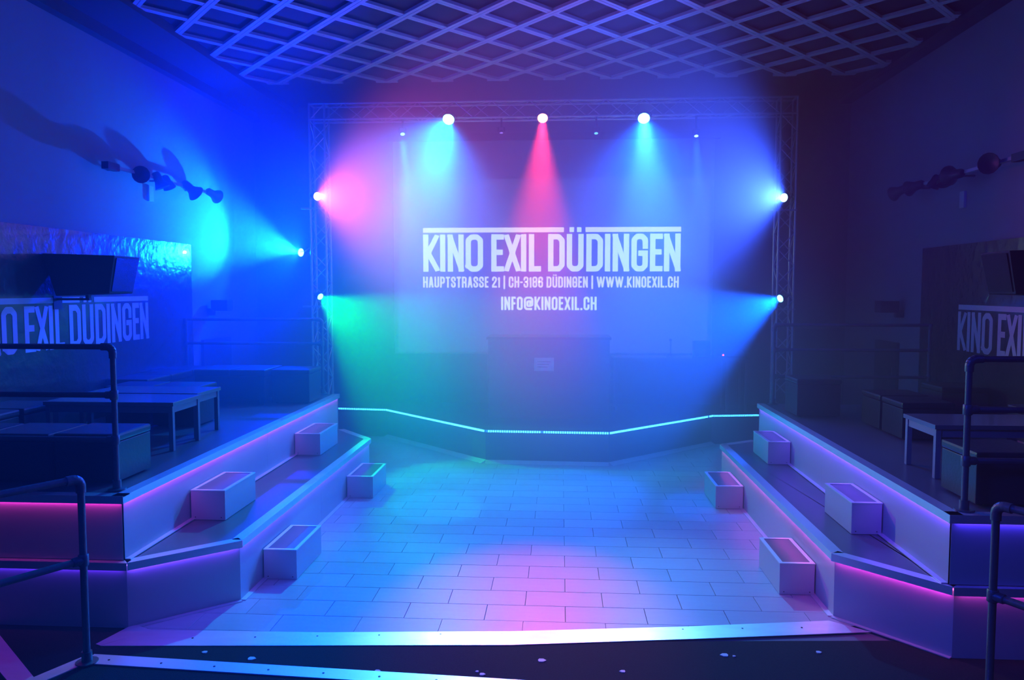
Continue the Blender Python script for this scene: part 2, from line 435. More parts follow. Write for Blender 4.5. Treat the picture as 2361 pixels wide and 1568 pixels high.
carpet = struct('floor', MB().prism([(XL, -1.6), (XR, -1.6), (XR, 4.7), (2.2, 4.7), (-.28, 4.53), (-2.7, 4.36), (-2.7, 4.7), (XL, 4.7)], -.012, -.002), M_CARPET, 'black speckled carpet in front of the dance floor', 'carpet')
mbf = MB()
for k, (px, py) in enumerate([(-.45, 4.15), (-.42, 4.12), (.95, 4.43), (1.0, 4.42), (.35, 4.2), (-1.75, 4.22), (-1.6, 4.02), (-1.0, 4.12), (1.75, 4.0), (1.1, 4.05), (-2.05, 4.28), (-.1, 4.3), (.6, 3.95), (1.5, 4.5)]):
    s = .008 + .006 * ((k * 7) % 3)
    mbf.prism([(px + s * math.cos(a) * (1 + .4 * ((k + j) % 2)), py + s * math.sin(a)) for j, a in enumerate([i * PI / 3 for i in range(6)])], -.002, .003)
o = build('paper_scraps', mbf, M_FLUFF); o['kind'] = 'stuff'; o['label'] = 'tiny pale scraps littering the black carpet strip'; o['category'] = 'litter'

# the raised landing the viewer stands on
EDGE = [(-4.3, .2), (-2.50, 3.84), (-2.46, 3.87), (-.16, 3.735), (.8, 3.66), (2.05, 3.74), (2.08, 3.72), (3.9, .2)]
struct('floor', MB().prism([(XL + .01, .2)] + EDGE + [(XR - .01, .2), (XR - .01, -1.58), (XL + .01, -1.58)], -.002, .165), M_CARPET, 'raised carpeted landing in the foreground', 'carpet')
tr = thing('edge_trim', 'pale metal edging with screws along the front edge of the landing', 'edging', (-2.47, 3.85, .165))
for a, b, wd in ((EDGE[2], EDGE[3], .095), (EDGE[3], EDGE[4], .095), (EDGE[4], EDGE[5], .095)):
    a = Vector((*a, .167)); b = Vector((*b, .167)); d = (b - a).normalized(); n = Vector((d.y, -d.x, 0))
    mb = MB().prism([tuple((a)[:2]), tuple((b)[:2]), tuple((b + n * wd)[:2]), tuple((a + n * wd)[:2])], .1655, .171)
    mb.prism([tuple((a - n * .006)[:2]), tuple((b - n * .006)[:2]), tuple(b[:2]), tuple(a[:2])], .10, .171)
    build('strip', mb, M_ALU, tr)
    L = (b - a).length; k = .12
    while k < L:
        p = a + d * k + n * wd * .5; build('screw', MB().tube(p + Vector((0, 0, .002)), p + Vector((0, 0, .006)), .006, 8), M_BLACK, tr); k += .29
tl = thing('edge_trim', 'short metal edging on the landing left of the near left railing post', 'edging', (-2.5, 3.84, .165))
a = Vector((-2.50, 3.85, 0)); b = Vector((-4.28, .25, 0)); d = (b - a).normalized(); n = Vector((-d.y, d.x, 0))
build('strip', MB().prism([tuple(a[:2]), tuple(b[:2]), tuple((b + n * .085)[:2]), tuple((a + n * .085)[:2])], .1655, .171), M_ALU, tl)
fs = thing('edge_trim', 'purple-lit metal edging lying low on the carpet at bottom left corner', 'edging', (-3.2, 4.2, 0))
build('strip', MB().prism([(-3.52, 4.52), (-2.62, 3.735), (-2.70, 3.67), (-3.62, 4.43)], -.002, .012), M_STRIP, fs)

# bright ramp strip along the near edge of the dance floor
rs = thing('ramp_strip', 'long bright worn metal strip closing the near edge of the dance floor', 'floor strip', (-.28, 4.56, 0))
BP = [(-2.70, 4.316), (-1.5, 4.395), (-.28, 4.478), (.8, 4.625), (1.908, 4.79)]
TP = [(-2.50, 4.53), (-1.45, 4.56), (-.29, 4.647), (.75, 4.775), (1.70, 4.925)]
mb = MB()
for i in range(4):
    (a, b), (c, d2) = (BP[i], BP[i + 1]), (TP[i], TP[i + 1])
    mb.hexa([(a[0], a[1], -.001), (b[0], b[1], -.001), (d2[0], d2[1], -.001), (c[0], c[1], -.001), (a[0], a[1], .003), (b[0], b[1], .003), (d2[0], d2[1], .010), (c[0], c[1], .010)])
bmesh.ops.remove_doubles(mb.b, verts=mb.b.verts, dist=.0005)
build('strip', mb, M_STRIP, rs)
build('end_plate', MB().hexa([(-2.74, 4.335, -.001), (-2.70, 4.318, -.001), (-2.50, 4.53, -.001), (-2.66, 4.60, -.001), (-2.74, 4.335, .004), (-2.70, 4.318, .004), (-2.50, 4.53, .009), (-2.66, 4.60, .009)]), M_STRIP, rs)
for k in range(11):
    x = -2.2 + k * .37; y = 4.36 + (x + 2.7) * .098 + (.03 if x < 0 else .045)
    build('screw', MB().tube((x, y, .004), (x, y, .009), .006, 8), M_BLACK, rs)

# ceiling lattice (seen above the room)
lt = thing('ceiling_lattice', 'white diagonal lattice of slats hung below the dark ceiling', 'ceiling lattice', (-.09, 7.3, 4.74))
CX, CY = .716, .80
XA = -3.67; YT = 10.12
xmin, xmax, ymin, ymax = XA - CX / 2, XA + 10.5 * CX, YT - 7 * CY, YT
Z0L, Z1L = 4.755, 4.785


def clip_line(k, sgn):
    # line: (x-XA)/CX*1 ... diag lines u = (x-XA)/CX + sgn*(y-YT)/CY = k
    pts = []
    for x in (xmin, xmax):
        y = YT + sgn * (k - (x - XA) / CX) * CY
        if ymin - 1e-6 <= y <= ymax + 1e-6: pts.append((x, y))
    for y in (ymin, ymax):
        x = XA + (k - sgn * (y - YT) / CY) * CX
        if xmin + 1e-6 < x < xmax - 1e-6: pts.append((x, y))
    return pts[:2] if len(pts) >= 2 else None


for sgn in (1, -1):
    for k in range(-20, 32):
        p = clip_line(k, sgn)
        if not p or (Vector(p[0]) - Vector(p[1])).length < .2: continue
        a = Vector((*p[0], (Z0L + Z1L) / 2)); b = Vector((*p[1], (Z0L + Z1L) / 2))
        d = (b - a).normalized(); r = Vector((d.y, -d.x, 0))
        mb = MB()
        dz = -.004 if sgn > 0 else 0
        for s in (-1, 1):
            mb.beam(a + r * s * .0215 + Vector((0, 0, dz)), b + r * s * .0215 + Vector((0, 0, dz)), .038, Z1L - Z0L)
        centre(build('slat', mb, M_LATT, lt))
for i in range(11):     # small closing pieces at the far tips
    x = XA + i * CX
    centre(build('end_piece', MB().box(x - .14, x + .14, YT - .05, YT + .01, Z0L - .002, Z1L), M_LATT, lt))
for j in range(7):
    y = YT - CY * (j + .5)
    centre(build('end_piece', MB().box(xmax - .05, xmax + .01, y - .12, y + .12, Z0L - .002, Z1L), M_LATT, lt))

# ================================================================== SEATING TIERS
def nosing(parent, a, b, n, z, h=.045, wd=.055, over=.022):
    """L-shaped aluminium edge from a to b, n = outward normal"""
    a = Vector((*a, 0)); b = Vector((*b, 0)); n = Vector((*n, 0)).normalized()
    mb = MB().prism([tuple((a + n * over)[:2]), tuple((b + n * over)[:2]), tuple((b - n * wd)[:2]), tuple((a - n * wd)[:2])], z - .002, z + .004)
    mb.prism([tuple((a + n * (over - .004))[:2]), tuple((b + n * (over - .004))[:2]), tuple((b + n * over)[:2]), tuple((a + n * over)[:2])], z - h, z - .002)
    return build('nosing', mb, M_ALU, parent)


def led_tape(parent, a, b, n, z, m):
    a = Vector((*a, 0)); b = Vector((*b, 0)); n = Vector((*n, 0)).normalized()
    mb = MB().prism([tuple((a + n * .005)[:2]), tuple((b + n * .005)[:2]), tuple((b + n * .015)[:2]), tuple((a + n * .015)[:2])], z - .016, z - .012)
    return build('led_strip', mb, m, parent)


def panel(parent, a, b, n, z0, z1, th=.018, name='riser_panel', m=None):
    a = Vector((*a, 0)); b = Vector((*b, 0)); n = Vector((*n, 0)).normalized()
    mb = MB().prism([tuple(a[:2]), tuple(b[:2]), tuple((b - n * th)[:2]), tuple((a - n * th)[:2])], z0, z1)
    return build(name, mb, m or M_LAM, parent)


def base_strip(parent, a, b, n, z, wd=.035):
    a = Vector((*a, 0)); b = Vector((*b, 0)); n = Vector((*n, 0)).normalized()
    mb = MB().prism([tuple(a[:2]), tuple(b[:2]), tuple((b + n * wd)[:2]), tuple((a + n * wd)[:2])], z, z + .006)
    return build('base_profile', mb, M_ALU, parent)


E_PINK = lens('pink_led', (1, .1, .6), 6); E_VIO = lens('violet_led', (.3, .1, 1), 6); E_BLU = lens('blue_led', (.1, .1, 1), 6)


def shrink(poly, n=.02):
    cx = sum(p[0] for p in poly) / len(poly); cyy = sum(p[1] for p in poly) / len(poly)
    return [(p[0] + (cx - p[0]) / abs(cx - p[0] + 1e-9) * n if abs(cx - p[0]) > n else p[0], p[1] + (cyy - p[1]) / abs(cyy - p[1] + 1e-9) * n) for p in poly]


def tier(side):
    s = 1 if side == 'left' else -1
    if side == 'left':
        xi, xo, y0, y1 = -2.70, XL + .012, 4.585, 9.29
        near, apex, far, back = (-2.67, 4.565), (-2.15, 5.03), (-2.15, 8.60), (-2.615, 9.17)
        c1, c2, c3, c4, c5 = E_PINK, E_PINK, E_VIO, E_VIO, E_BLU
        up_l = 'upper seating platform on the left, with a pink-lit front edge'; lo_l = 'lower step platform on the left side of the dance floor'
    else:
        xi, xo, y0, y1 = 2.215, XR - .012, 4.49, 8.80
        near, apex, far, back = (2.235, 4.475), (1.757, 5.01), (1.757, 8.52), (2.15, 8.78)
        c1, c2, c3, c4, c5 = E_VIO, E_BLU, E_PINK, E_PINK, E_PINK
        up_l = 'upper seating platform on the right, with a violet-lit front edge'; lo_l = 'lower step platform on the right side of the dance floor'
    # upper platform
    t = thing('seating_platform', up_l, 'platform', ((xi + xo) / 2, (y0 + y1) / 2, 0))
    build('deck', MB().box(min(xi, xo) + .02, max(xi, xo) - .02, y0 + .02, y1 - .02, .02, .827), M_DECK, t)
    ys = [y0, y0 + 2.4, y1] if side == 'left' else [y0, y0 + 2.2, y1]
    for a, b in zip(ys, ys[1:]): panel(t, (xi, a + .001), (xi, b - .001), (s, 0), .424, .825)
    panel(t, (xo, y0), (xi, y0), (0, -1), .424, .825)
    panel(t, (xo, y1), (xi, y1), (0, 1), .0, .825)
    nosing(t, (xi, y0 - .02), (xi, y1), (s, 0), .827)
    nosing(t, (xo, y0), (xi + .022 * s, y0), (0, -1), .827)
    led_tape(t, (xi, y0), (xi, y1), (s, 0), .827, c1); led_tape(t, (xo, y0), (xi, y0), (0, -1), .827, c2)
    base_strip(t, (xi, y0 + .02), (xi, y1 - .3), (s, 0), .420)
    # lower platform
    t2 = thing('step_platform', lo_l, 'platform', (apex[0], 6.9, 0))
    yf = near[1]
    fill = [(xo, yf + .005), (near[0] + .004 * -s, yf + .006), (apex[0] - .02 * s, apex[1] + .01), (far[0] - .02 * s, far[1] - .01), (back[0] - .02 * s, back[1] - .01), (xi - .01 * s, back[1]), (xi - .01 * s, y0 - .001), (xo, y0 - .001)]
    build('deck', MB().prism(fill, .01, .415), M_DECK, t2)
    dn = (Vector(apex) - Vector(near)).normalized(); nd = (dn.y * s, -dn.x * s)
    if side == 'right': nd = (-abs(dn.y), -abs(dn.x))
    db = (Vector(back) - Vector(far)).normalized(); nb = (abs(db.y) * s, abs(db.x))
    ym = (apex[1] + far[1]) / 2
    for a, b in ((apex[1], ym), (ym, far[1])): panel(t2, (apex[0], a + .001), (apex[0], b - .001), (s, 0), .0, .413)
    panel(t2, near, apex, nd, .0, .413); panel(t2, far, back, nb, .0, .413)
    panel(t2, (xo, yf), (near[0], yf), (0, -1), .0, .413)
    nosing(t2, apex, far, (s, 0), .415); nosing(t2, near, (apex[0] + .012 * s, apex[1]), nd, .415); nosing(t2, far, back, nb, .415)
    nosing(t2, (xo, yf), (near[0] + .012 * s, yf), (0, -1), .415, wd=.04)
    led_tape(t2, apex, far, (s, 0), .415, c3); led_tape(t2, near, apex, nd, .415, c4); led_tape(t2, (xo, yf), near, (0, -1), .415, c5)
    base_strip(t2, (apex[0], apex[1]), (apex[0], far[1]), (s, 0), .001)
    base_strip(t2, near, apex, nd, .001, .03)
    return t, t2


tier('left'); tier('right')


def step_box(label, x0, x1, y0, y1, z0, side):
    t = thing('step_box', label, 'step', ((x0 + x1) / 2, (y0 + y1) / 2, z0), 'step boxes along the platforms')
    z1 = z0 + .219; e = .003
    zb = z0 + .0015
    build('side_panel', MB().box(x0, x1, y0, y0 + .016, zb, z1 - .006), M_LAM, t)
    build('side_panel', MB().box(x0, x1, y1 - .016, y1, zb, z1 - .006), M_LAM, t)
    if side == 'left': build('front_panel', MB().box(x1 - .016, x1, y0 + .0165, y1 - .0165, zb, z1 - .006), M_LAM, t)
    else: build('front_panel', MB().box(x0, x0 + .016, y0 + .0165, y1 - .0165, zb, z1 - .006), M_LAM, t)
    build('tread', MB().box(x0 + .018, x1 - .018, y0 + .018, y1 - .018, z1 - .02, z1 - .001), M_DECK, t)
    wv = .024
    for a, b, c, d in ((x0 - e, x1 + e, y0 - e, y0 + wv), (x0 - e, x1 + e, y1 - wv, y1 + e), (x0 - e, x0 + wv, y0 + wv, y1 - wv), (x1 - wv, x1 + e, y0 + wv, y1 - wv)):
        build('edge_profile', MB().box(a, b, c, d, z1 - .005, z1 + .002), M_ALU, t)
    for x in (x0 + .03, x1 - .03):
        build('screw', MB().tube((x, y0 + .002, z0 + .02), (x, y0 - .002, z0 + .02), .004, 8), M_BLACK, t)


G = [('step box on the left lower platform nearest the camera, against the pink-lit riser', -2.69, -2.436, 5.461, 6.029, .417, 'left'),
     ('far step box on the left lower platform, close to the stage', -2.69, -2.43, 7.702, 8.32, .417, 'left'),
     ('step box on the dance floor at the left, nearest the camera', -2.14, -1.898, 5.422, 6.004, .0015, 'left'),
     ('far step box on the dance floor at the left, toward the stage', -2.14, -1.876, 7.637, 8.226, .0015, 'left'),
     ('step box on the right lower platform nearest the camera', 2.003, 2.205, 5.413, 5.956, .417, 'right'),
     ('far step box on the right lower platform, next to the stage end', 1.998, 2.205, 7.564, 8.14, .417, 'right'),
     ('pink-lit step box on the dance floor at the right, nearest the camera', 1.512, 1.747, 5.36, 5.913, .0015, 'right'),
     ('far step box on the dance floor at the right, toward the stage', 1.49, 1.747, 7.472, 8.06, .0015, 'right')]
for g in G: step_box(*g)

# ================================================================== STAGE
st = thing('stage', 'low dark angular stage with a cyan light line along its rim', 'stage', (-.2, 10.4, 0))
SP = [(XL + .01, 11.0), (-3.2, 10.99), (-2.46, 10.9), (-.9, 9.33), (.58, 9.28), (2.05, 10.65), (2.7, 10.75), (XR - .01, 10.75)]
build('deck', MB().prism([(x, y + .02) for x, y in SP] + [(XR - .01, 11.595), (XL + .01, 11.595)], .34, .40), M_STAGE, st)
for i in range(len(SP) - 1):
    a, b = Vector(SP[i]), Vector(SP[i + 1]); d = (b - a).normalized(); n = (d.y, -d.x)
    panel(st, SP[i], SP[i + 1], n, .0, .40, name='fascia_panel', m=M_FASC)
    if 1 <= i <= 5:
        nn = Vector((*n, 0)); A = Vector((*SP[i], 0)); B = Vector((*SP[i + 1], 0)); wd = .075
        mb = MB().hexa([A, B, B + nn * wd, A + nn * wd, A + Vector((0, 0, .035)), B + Vector((0, 0, .035)), B + nn * wd + Vector((0, 0, .003)), A + nn * wd + Vector((0, 0, .003))])
        if 2 <= i <= 4: build('foot_ramp', mb, mat('white_laminate', (.85, .85, .87), .5), st)
        rail = MB().beam(A + nn * .006 + Vector((0, 0, .388)), B + nn * .006 + Vector((0, 0, .388)), .012, .028)
        build('rim_rail', rail, M_ALU, st)
E_BEAD = lens('cyan_led_bead', (.04, .36, 1.0), 11); E_TUBE = lens('cyan_led_tube', (.02, .24, 1.0), 1.6)
bead = MB(); tube = MB()
for i in range(1, 6):
    a, b = Vector((*SP[i], .388)), Vector((*SP[i + 1], .388)); d = (b - a); L = d.length; d.normalize(); n = Vector((d.y, -d.x, 0))
    tube.beam(a + n * .014, b + n * .014, .006, .026)
    k = .012
    while k < L:
        if random.random() > .015:
            c = a + d * k + n * .02; q = .0085
            bead.beam(c - d * q, c + d * q, .012, .022)
        k += .028
o = build('led_tube', tube, E_TUBE, st)
o = build('led_beads', bead, E_BEAD, st); o['kind'] = 'stuff'
for a, b in ((SP[2], SP[3]), (SP[3], SP[4]), (SP[4], SP[5])):
    m_ = (Vector(a) + Vector(b)) / 2; d = (Vector(b) - Vector(a)); n = Vector((d.y, -d.x)).normalized()
    l = bpy.data.lights.new('rim_light', 'AREA'); l.shape = 'RECTANGLE'; l.size = d.length; l.size_y = .02; l.energy = 2.2 * d.length; l.color = (.02, .3, 1)
    o = bpy.data.objects.new('rim_light', l); C.objects.link(o); o.location = (m_.x + n.x * .04, m_.y + n.y * .04, .388)
    o.rotation_euler = Vector((n.x, n.y, -.3)).to_track_quat('-Z', 'X').to_euler()
    l.spread = math.radians(150)
    # long side along the rim
    z = -Vector((n.x, n.y, -.3)).normalized(); x = Vector((d.x, d.y, 0)).normalized(); yv = z.cross(x)
    o.rotation_euler = Matrix((x, yv, z)).transposed().to_euler()

# projection screen on the back wall
ps = thing('projection_screen', 'large projection screen behind the stage with white projected lettering', 'screen', (-.14, 11.5, 1.13))
YS = 11.50
build('canvas', MB().box(-2.47, 2.20, YS, YS + .02, 1.14, 4.26), M_CANVAS, ps)
build('top_case', MB().box(-2.55, 2.28, YS - .03, YS + .07, 4.26, 4.36), M_BLACK, ps)
im = build('projected_image', MB().box(-2.41, 2.13, YS - .003, YS - .001, 1.17, 3.71), M_IMG, ps)
mb = MB()
title(lambda u, v: (-2.03 + u, YS - .006 - JIT[0] * 1e-4, 2.36 + v), 3.76, M_WORD, im, M_WORD2)
text_line(mb2 := MB(), 'HAUPTSTRASSE 21 | CH-3186 DÜDINGEN | WWW.KINOEXIL.CH', -2.035, 1.71, 2.125, 2.285, lambda u, v: (u, YS - .006 - JIT[0] * 1e-4, v), .15)
text_line(mb, 'INFO@KINOEXIL.CH', -.875, .525, 1.795, 1.99, lambda u, v: (u, YS - .006 - JIT[0] * 1e-4, v), .15)
for o in (build('lettering', mb, M_WORD, im), build('lettering', mb2, M_WORD2, im)): o['kind'] = 'stuff'

# ================================================================== TRUSS
ta = thing('truss_arch', 'silver goalpost truss over the front of the stage carrying the lamps', 'truss', (-.16, 10.4, 0))
chord_r, br_r = .015, .007


def truss(name, p, q, u, v, wd=.205, step=.21, parent=ta):
    p = Vector(p); q = Vector(q); u = Vector(u); v = Vector(v); d = (q - p).normalized(); L = (q - p).length
    root = bpy.data.objects.new(name, None); C.objects.link(root); root.parent = parent; root.location = p - world_loc(parent)
    h = wd / 2; cs = [u * -h + v * -h, u * h + v * -h, u * h + v * h, u * -h + v * h]
    for c in cs: build('chord', MB().tube(p + c, q + c, chord_r, 8), M_STEEL, root)
    n = int(L / step); br = {}
    for f in range(4):
        a, b = cs[f], cs[(f + 1) % 4]
        for k in range(n):
            s, e = (a, b) if (k + f) % 2 == 0 else (b, a)
            P0 = p + d * (k * L / n) + s; P1 = p + d * ((k + 1) * L / n) + e
            key = (f, (k + f) % 2)
            if key not in br:
                o = build('brace', MB().tube(P0, P1, br_r, 6), M_STEEL, root); br[key] = (o.data, k)
            else:
                me, k0 = br[key]; o = bpy.data.objects.new('brace', me); C.objects.link(o); o.parent = root
                o.location = d * ((k - k0) * L / n)
    return root


truss('truss_tower', (-3.225, 10.4, .03), (-3.225, 10.4, 4.33), (1, 0, 0), (0, 1, 0))
truss('truss_tower', (2.895, 10.4, .03), (2.895, 10.4, 4.33), (1, 0, 0), (0, 1, 0))
truss('truss_beam', (-3.11, 10.4, 4.44), (2.78, 10.4, 4.44), (0, 1, 0), (0, 0, 1), step=.245)
for x in (-3.225, 2.895):
    mb = MB(); h = .1025
    for sx in (-h, h):
        for sy in (-h, h):
            mb.tube((x + sx, 10.4 + sy, 4.33), (x + sx, 10.4 + sy, 4.5425), chord_r, 8)
            mb.tube((x - h, 10.4 + sy, 4.44 + sx), (x + h, 10.4 + sy, 4.44 + sx), chord_r, 8)
        mb.tube((x + sx, 10.4 - h, 4.5425), (x + sx, 10.4 + h, 4.5425), chord_r, 8)
    mb.tube((x - h, 10.4 - h, 4.33), (x + h, 10.4 - h, 4.54), br_r, 6)
    build('corner_block', mb, M_STEEL, ta)
    build('base_plate', MB().box(x - .2, x + .2, 10.2, 10.6, -.01, .03), M_STEEL, ta)


# ================================================================== LAMPS
def par(key, label, group, size, lcol, ls, mount, name='spotlight'):
    loc, aim = Vector(LAMPS[key][0]), Vector(LAMPS[key][1] if key != 'side' else (-4.5, 9.2, 2.66)); d = (aim - loc).normalized()
    t = thing(name, label, 'stage lamp', loc, group)
    L = size * 1.7
    back = loc - d * L
    build('body', MB().lathe(back, loc, [(0, size * .55), (size * .25, size * .8), (L - .012, size), (L, size), (L, size * .93), (L - .012, size * .9)], 16), M_BLACK, t, smooth=True)
    le = MB().lathe(loc - d * .012, loc, [(0, size * .88), (.004, size * .88)], 16)
    build('lens', le, lens(key + '_lens', lcol, ls), t)
    m = Vector(mount); mid = loc - d * L * .55
    side = d.cross(Vector((0, 0, 1))).normalized() * (size + .012)
    to = (m - mid).normalized()
    yk = MB()
    for s in (-1, 1):
        yk.beam(mid + side * s, mid + side * s + to * (size + .03), .006, .022)
    yk.beam(mid + side + to * (size + .03), mid - side + to * (size + .03), .022, .006)
    build('yoke', yk, M_BLACK, t)
    build('clamp', MB().tube(mid + to * (size + .03), m, .012, 8), M_BLACK, t)


par('par_a', 'cyan round lamp under the truss beam, left of the red one', 'large lamps under the truss beam', .085, (.2, .9, 1.0), 14, (-1.46, 10.31, 4.35))
par('par_b', 'red round lamp at the middle of the truss beam', 'large lamps under the truss beam', .075, (1.0, .35, .22), 10, (-.24, 10.31, 4.35))
par('par_c', 'cyan round lamp under the truss beam, right of the red one', 'large lamps under the truss beam', .085, (.2, .85, 1.0), 14, (1.05, 10.31, 4.35))
par('pin_a', 'small cyan pin lamp under the far left of the truss beam', 'small pin lamps under the truss beam', .032, (.15, .9, 1.0), 8, (-2.08, 10.31, 4.34))
par('pin_b', 'small dim violet pin lamp between the cyan and red lamps', 'small pin lamps under the truss beam', .026, (.35, .2, 1.0), 1.6, (-.78, 10.31, 4.34))
par('pin_c', 'small blue pin lamp just right of the red lamp', 'small pin lamps under the truss beam', .028, (.12, .5, 1.0), 4, (.45, 10.31, 4.34))
par('pin_d', 'small pale blue pin lamp under the far right of the truss beam', 'small pin lamps under the truss beam', .03, (.3, .6, 1.0), 6, (1.73, 10.31, 4.34))
par('pink', 'pink lamp high on the left truss tower', 'lamps on the truss towers', .06, (1.0, .55, .85), 14, (-3.225, 10.3, 3.36))
par('green', 'green lamp low on the left truss tower', 'lamps on the truss towers', .05, (.2, 1.0, .5), 10, (-3.225, 10.3, 2.05))
par('blue', 'pale cyan lamp high on the right truss tower', 'lamps on the truss towers', .06, (.4, .9, 1.0), 14, (2.895, 10.3, 3.31))
par('cyan', 'blue lamp low on the right truss tower', 'lamps on the truss towers', .055, (.2, .75, 1.0), 12, (2.895, 10.3, 2.03))
par('side', 'cyan lamp left of the left tower, aimed at the left wall', 'lamps on the truss towers', .065, (.25, .95, 1.0), 12, (-3.34, 10.52, 2.72))
for x, z in ((-3.225, 3.16), (-3.225, 1.86), (2.895, 3.10), (2.895, 1.83)):
    t = thing('tower_bracket', 'flat metal arm clamped across the %s truss tower below its %s lamp' % ('left' if x < 0 else 'right', 'upper' if z > 2.5 else 'lower'), 'bracket', (x, 10.27, z))
    build('arm', MB().box(x - .22, x + .12, 10.255, 10.285, z, z + .022), M_STEEL, t)

# ================================================================== HAZE
hz = MB().box(XL + .002, XR - .002, 6.9, YB - .002, .004, ZC - .002)
mh = bpy.data.materials.new('stage_haze'); mh.use_nodes = True; n = mh.node_tree; n.nodes.clear()
mo = n.nodes.new('ShaderNodeOutputMaterial'); v = n.nodes.new('ShaderNodeVolumeScatter')
v.inputs['Color'].default_value = (1, 1, 1, 1); v.inputs['Density'].default_value = 0.22; v.inputs['Anisotropy'].default_value = 0.1
n.links.new(v.outputs[0], mo.inputs['Volume'])
o = build('haze', hz, mh); o['kind'] = 'stuff'; o['label'] = 'coloured stage haze hanging around the truss and lamps'; o['category'] = 'haze'

# ================================================================== DJ booth and stage kit
dj = thing('dj_booth', 'dark boxy booth at the middle of the stage with a paper sign', 'booth', (-.15, 10.2, .40))
build('front_panel', MB().box(-.95, .64, 10.20, 10.23, .402, 1.44), M_FASC, dj)
build('side_panel', MB().box(-.95, -.92, 10.235, 10.80, .402, 1.44), M_FASC, dj)
build('side_panel', MB().box(.61, .64, 10.235, 10.80, .402, 1.44), M_FASC, dj)
build('counter', MB().box(-.97, .66, 10.18, 10.82, 1.442, 1.475), M_STAGE, dj)
sg = build('paper_sign', MB().box(-.345, -.085, 10.194, 10.198, 1.03, 1.205), M_SIGN, dj)
mb = MB()
text_line(mb, 'DJ', -.31, -.25, 1.14, 1.17, lambda u, v: (u, 10.192, v)) if False else None
for k in range(3): mb.quad((-.30, 10.192, 1.15 - k * .035), (-.13 - .02 * k, 10.192, 1.15 - k * .035), (-.13 - .02 * k, 10.192, 1.157 - k * .035), (-.30, 10.192, 1.157 - k * .035))
build('print_lines', mb, M_BLACK, sg)
tb = thing('equipment_table', 'dark trestle table on the stage right of the booth', 'table', (1.55, 11.1, .40))
build('tabletop', MB().box(.72, 2.62, 10.88, 11.35, 1.12, 1.15), M_TABLE, tb)
for x in (.78, 2.30, 2.56):
    for y in (10.92, 11.30): build('leg', MB().beam((x, y, .402), (x, y, 1.12), .03, .03), M_TLEG, tb)
sp = thing('monitor_speaker', 'small black monitor speaker on the equipment table', 'speaker', (1.99, 11.15, 1.151))
build('case', MB().box(1.88, 2.09, 11.05, 11.25, 1.152, 1.37), M_SPK, sp, bevel=.006)
build('grille', MB().box(1.895, 2.075, 11.043, 11.049, 1.17, 1.355), M_GRILL, sp)
ms = thing('microphone_stand', 'thin upright stand on the equipment table left of the monitor speaker', 'stand', (1.55, 11.1, 1.151))
build('pole', MB().tube((1.55, 11.1, 1.162), (1.55, 11.1, 1.36), .01, 8), M_BLACK, ms); build('foot', MB().lathe((1.55, 11.1, 1.151), (1.55, 11.1, 1.165), [(0, .06), (.012, .055)], 16), M_BLACK, ms); build('head', MB().ball((1.55, 11.1, 1.385), .022), M_BLACK, ms, smooth=True)
mx = thing('mixer_case', 'flat mixer with a red pilot light at the end of the equipment table', 'mixer', (2.38, 11.1, 1.151))
build('case', MB().hexa([(2.18, 10.93, 1.151), (2.58, 10.93, 1.151), (2.58, 11.25, 1.151), (2.18, 11.25, 1.151), (2.18, 10.93, 1.18), (2.58, 10.93, 1.18), (2.58, 11.25, 1.24), (2.18, 11.25, 1.24)]), M_SPK, mx)
build('pilot_light', MB().ball((2.25, 10.935, 1.19), .014, 8), lens('red_pilot', (1, .05, .1), 12), mx)


# ================================================================== RAILINGS
def pipe(parent, a, b, name='rail', r=.018):
    return build(name, MB().tube(a, b, r, 12), M_PIPE, parent, smooth=True)


def joint(parent, c, ax=None):
    c = Vector(c)
    mb = MB().lathe(c - Vector((0, 0, .03)), c + Vector((0, 0, .03)), [(0, .023), (.004, .026), (.056, .026), (.06, .023)], 12)
    if ax is not None:
        ax = Vector(ax).normalized(); mb.lathe(c, c + ax * .06, [(0, .024), (.052, .024), (.056, .021)], 12)
    build('joint', mb, M_PIPE, parent, smooth=True)


def elbow(parent, c, ax):
    c = Vector(c); ax = Vector(ax).normalized(); mb = MB(); r = .04; pts = []
    for i in range(6):
        a = i / 5 * PI / 2; pts.append(c + Vector((0, 0, -r)) + Vector((0, 0, 1)) * r * math.sin(a) + ax * r * (1 - math.cos(a)))
    pts = [c + Vector((0, 0, -r - .03))] + pts + [c + ax * (r + .03)]
    for a, b in zip(pts, pts[1:]): mb.lathe(a, b, [(-.002, .024), ((b - a).length + .002, .024)], 12)
    build('elbow', mb, M_PIPE, parent, smooth=True)


def flange(parent, c):
    build('flange', MB().lathe(Vector(c), Vector(c) + Vector((0, 0, .06)), [(0, .055), (.008, .055), (.010, .026), (.06, .026)], 14), M_PIPE, parent, smooth=True)


def railing(label, x, y, z0, zt, mids, ax, length, end_post=True):
    ax = Vector((*ax, 0)).normalized(); zt = zt
    t = thing('railing', label, 'railing', (x, y, z0))
    p = Vector((x, y, 0)); top = p + Vector((0, 0, zt)); e = p + ax * length
    flange(t, (x, y, z0 + .001)); pipe(t, (x, y, z0 + .01), (x, y, zt - .04), 'post'); elbow(t, top, ax)
    pipe(t, top + ax * .04, top + ax * length)
    for m in mids:
        joint(t, (x, y, m), ax); pipe(t, (x, y, m) + ax * .02 if False else Vector((x, y, m)) + ax * .02, Vector((x, y, m)) + ax * length)
    if end_post:
        flange(t, (e.x, e.y, z0 + .001)); pipe(t, (e.x, e.y, z0 + .01), (e.x, e.y, zt - .02), 'post')
        for m in mids: joint(t, (e.x, e.y, m))
        joint(t, (e.x, e.y, zt - .015))
    return t


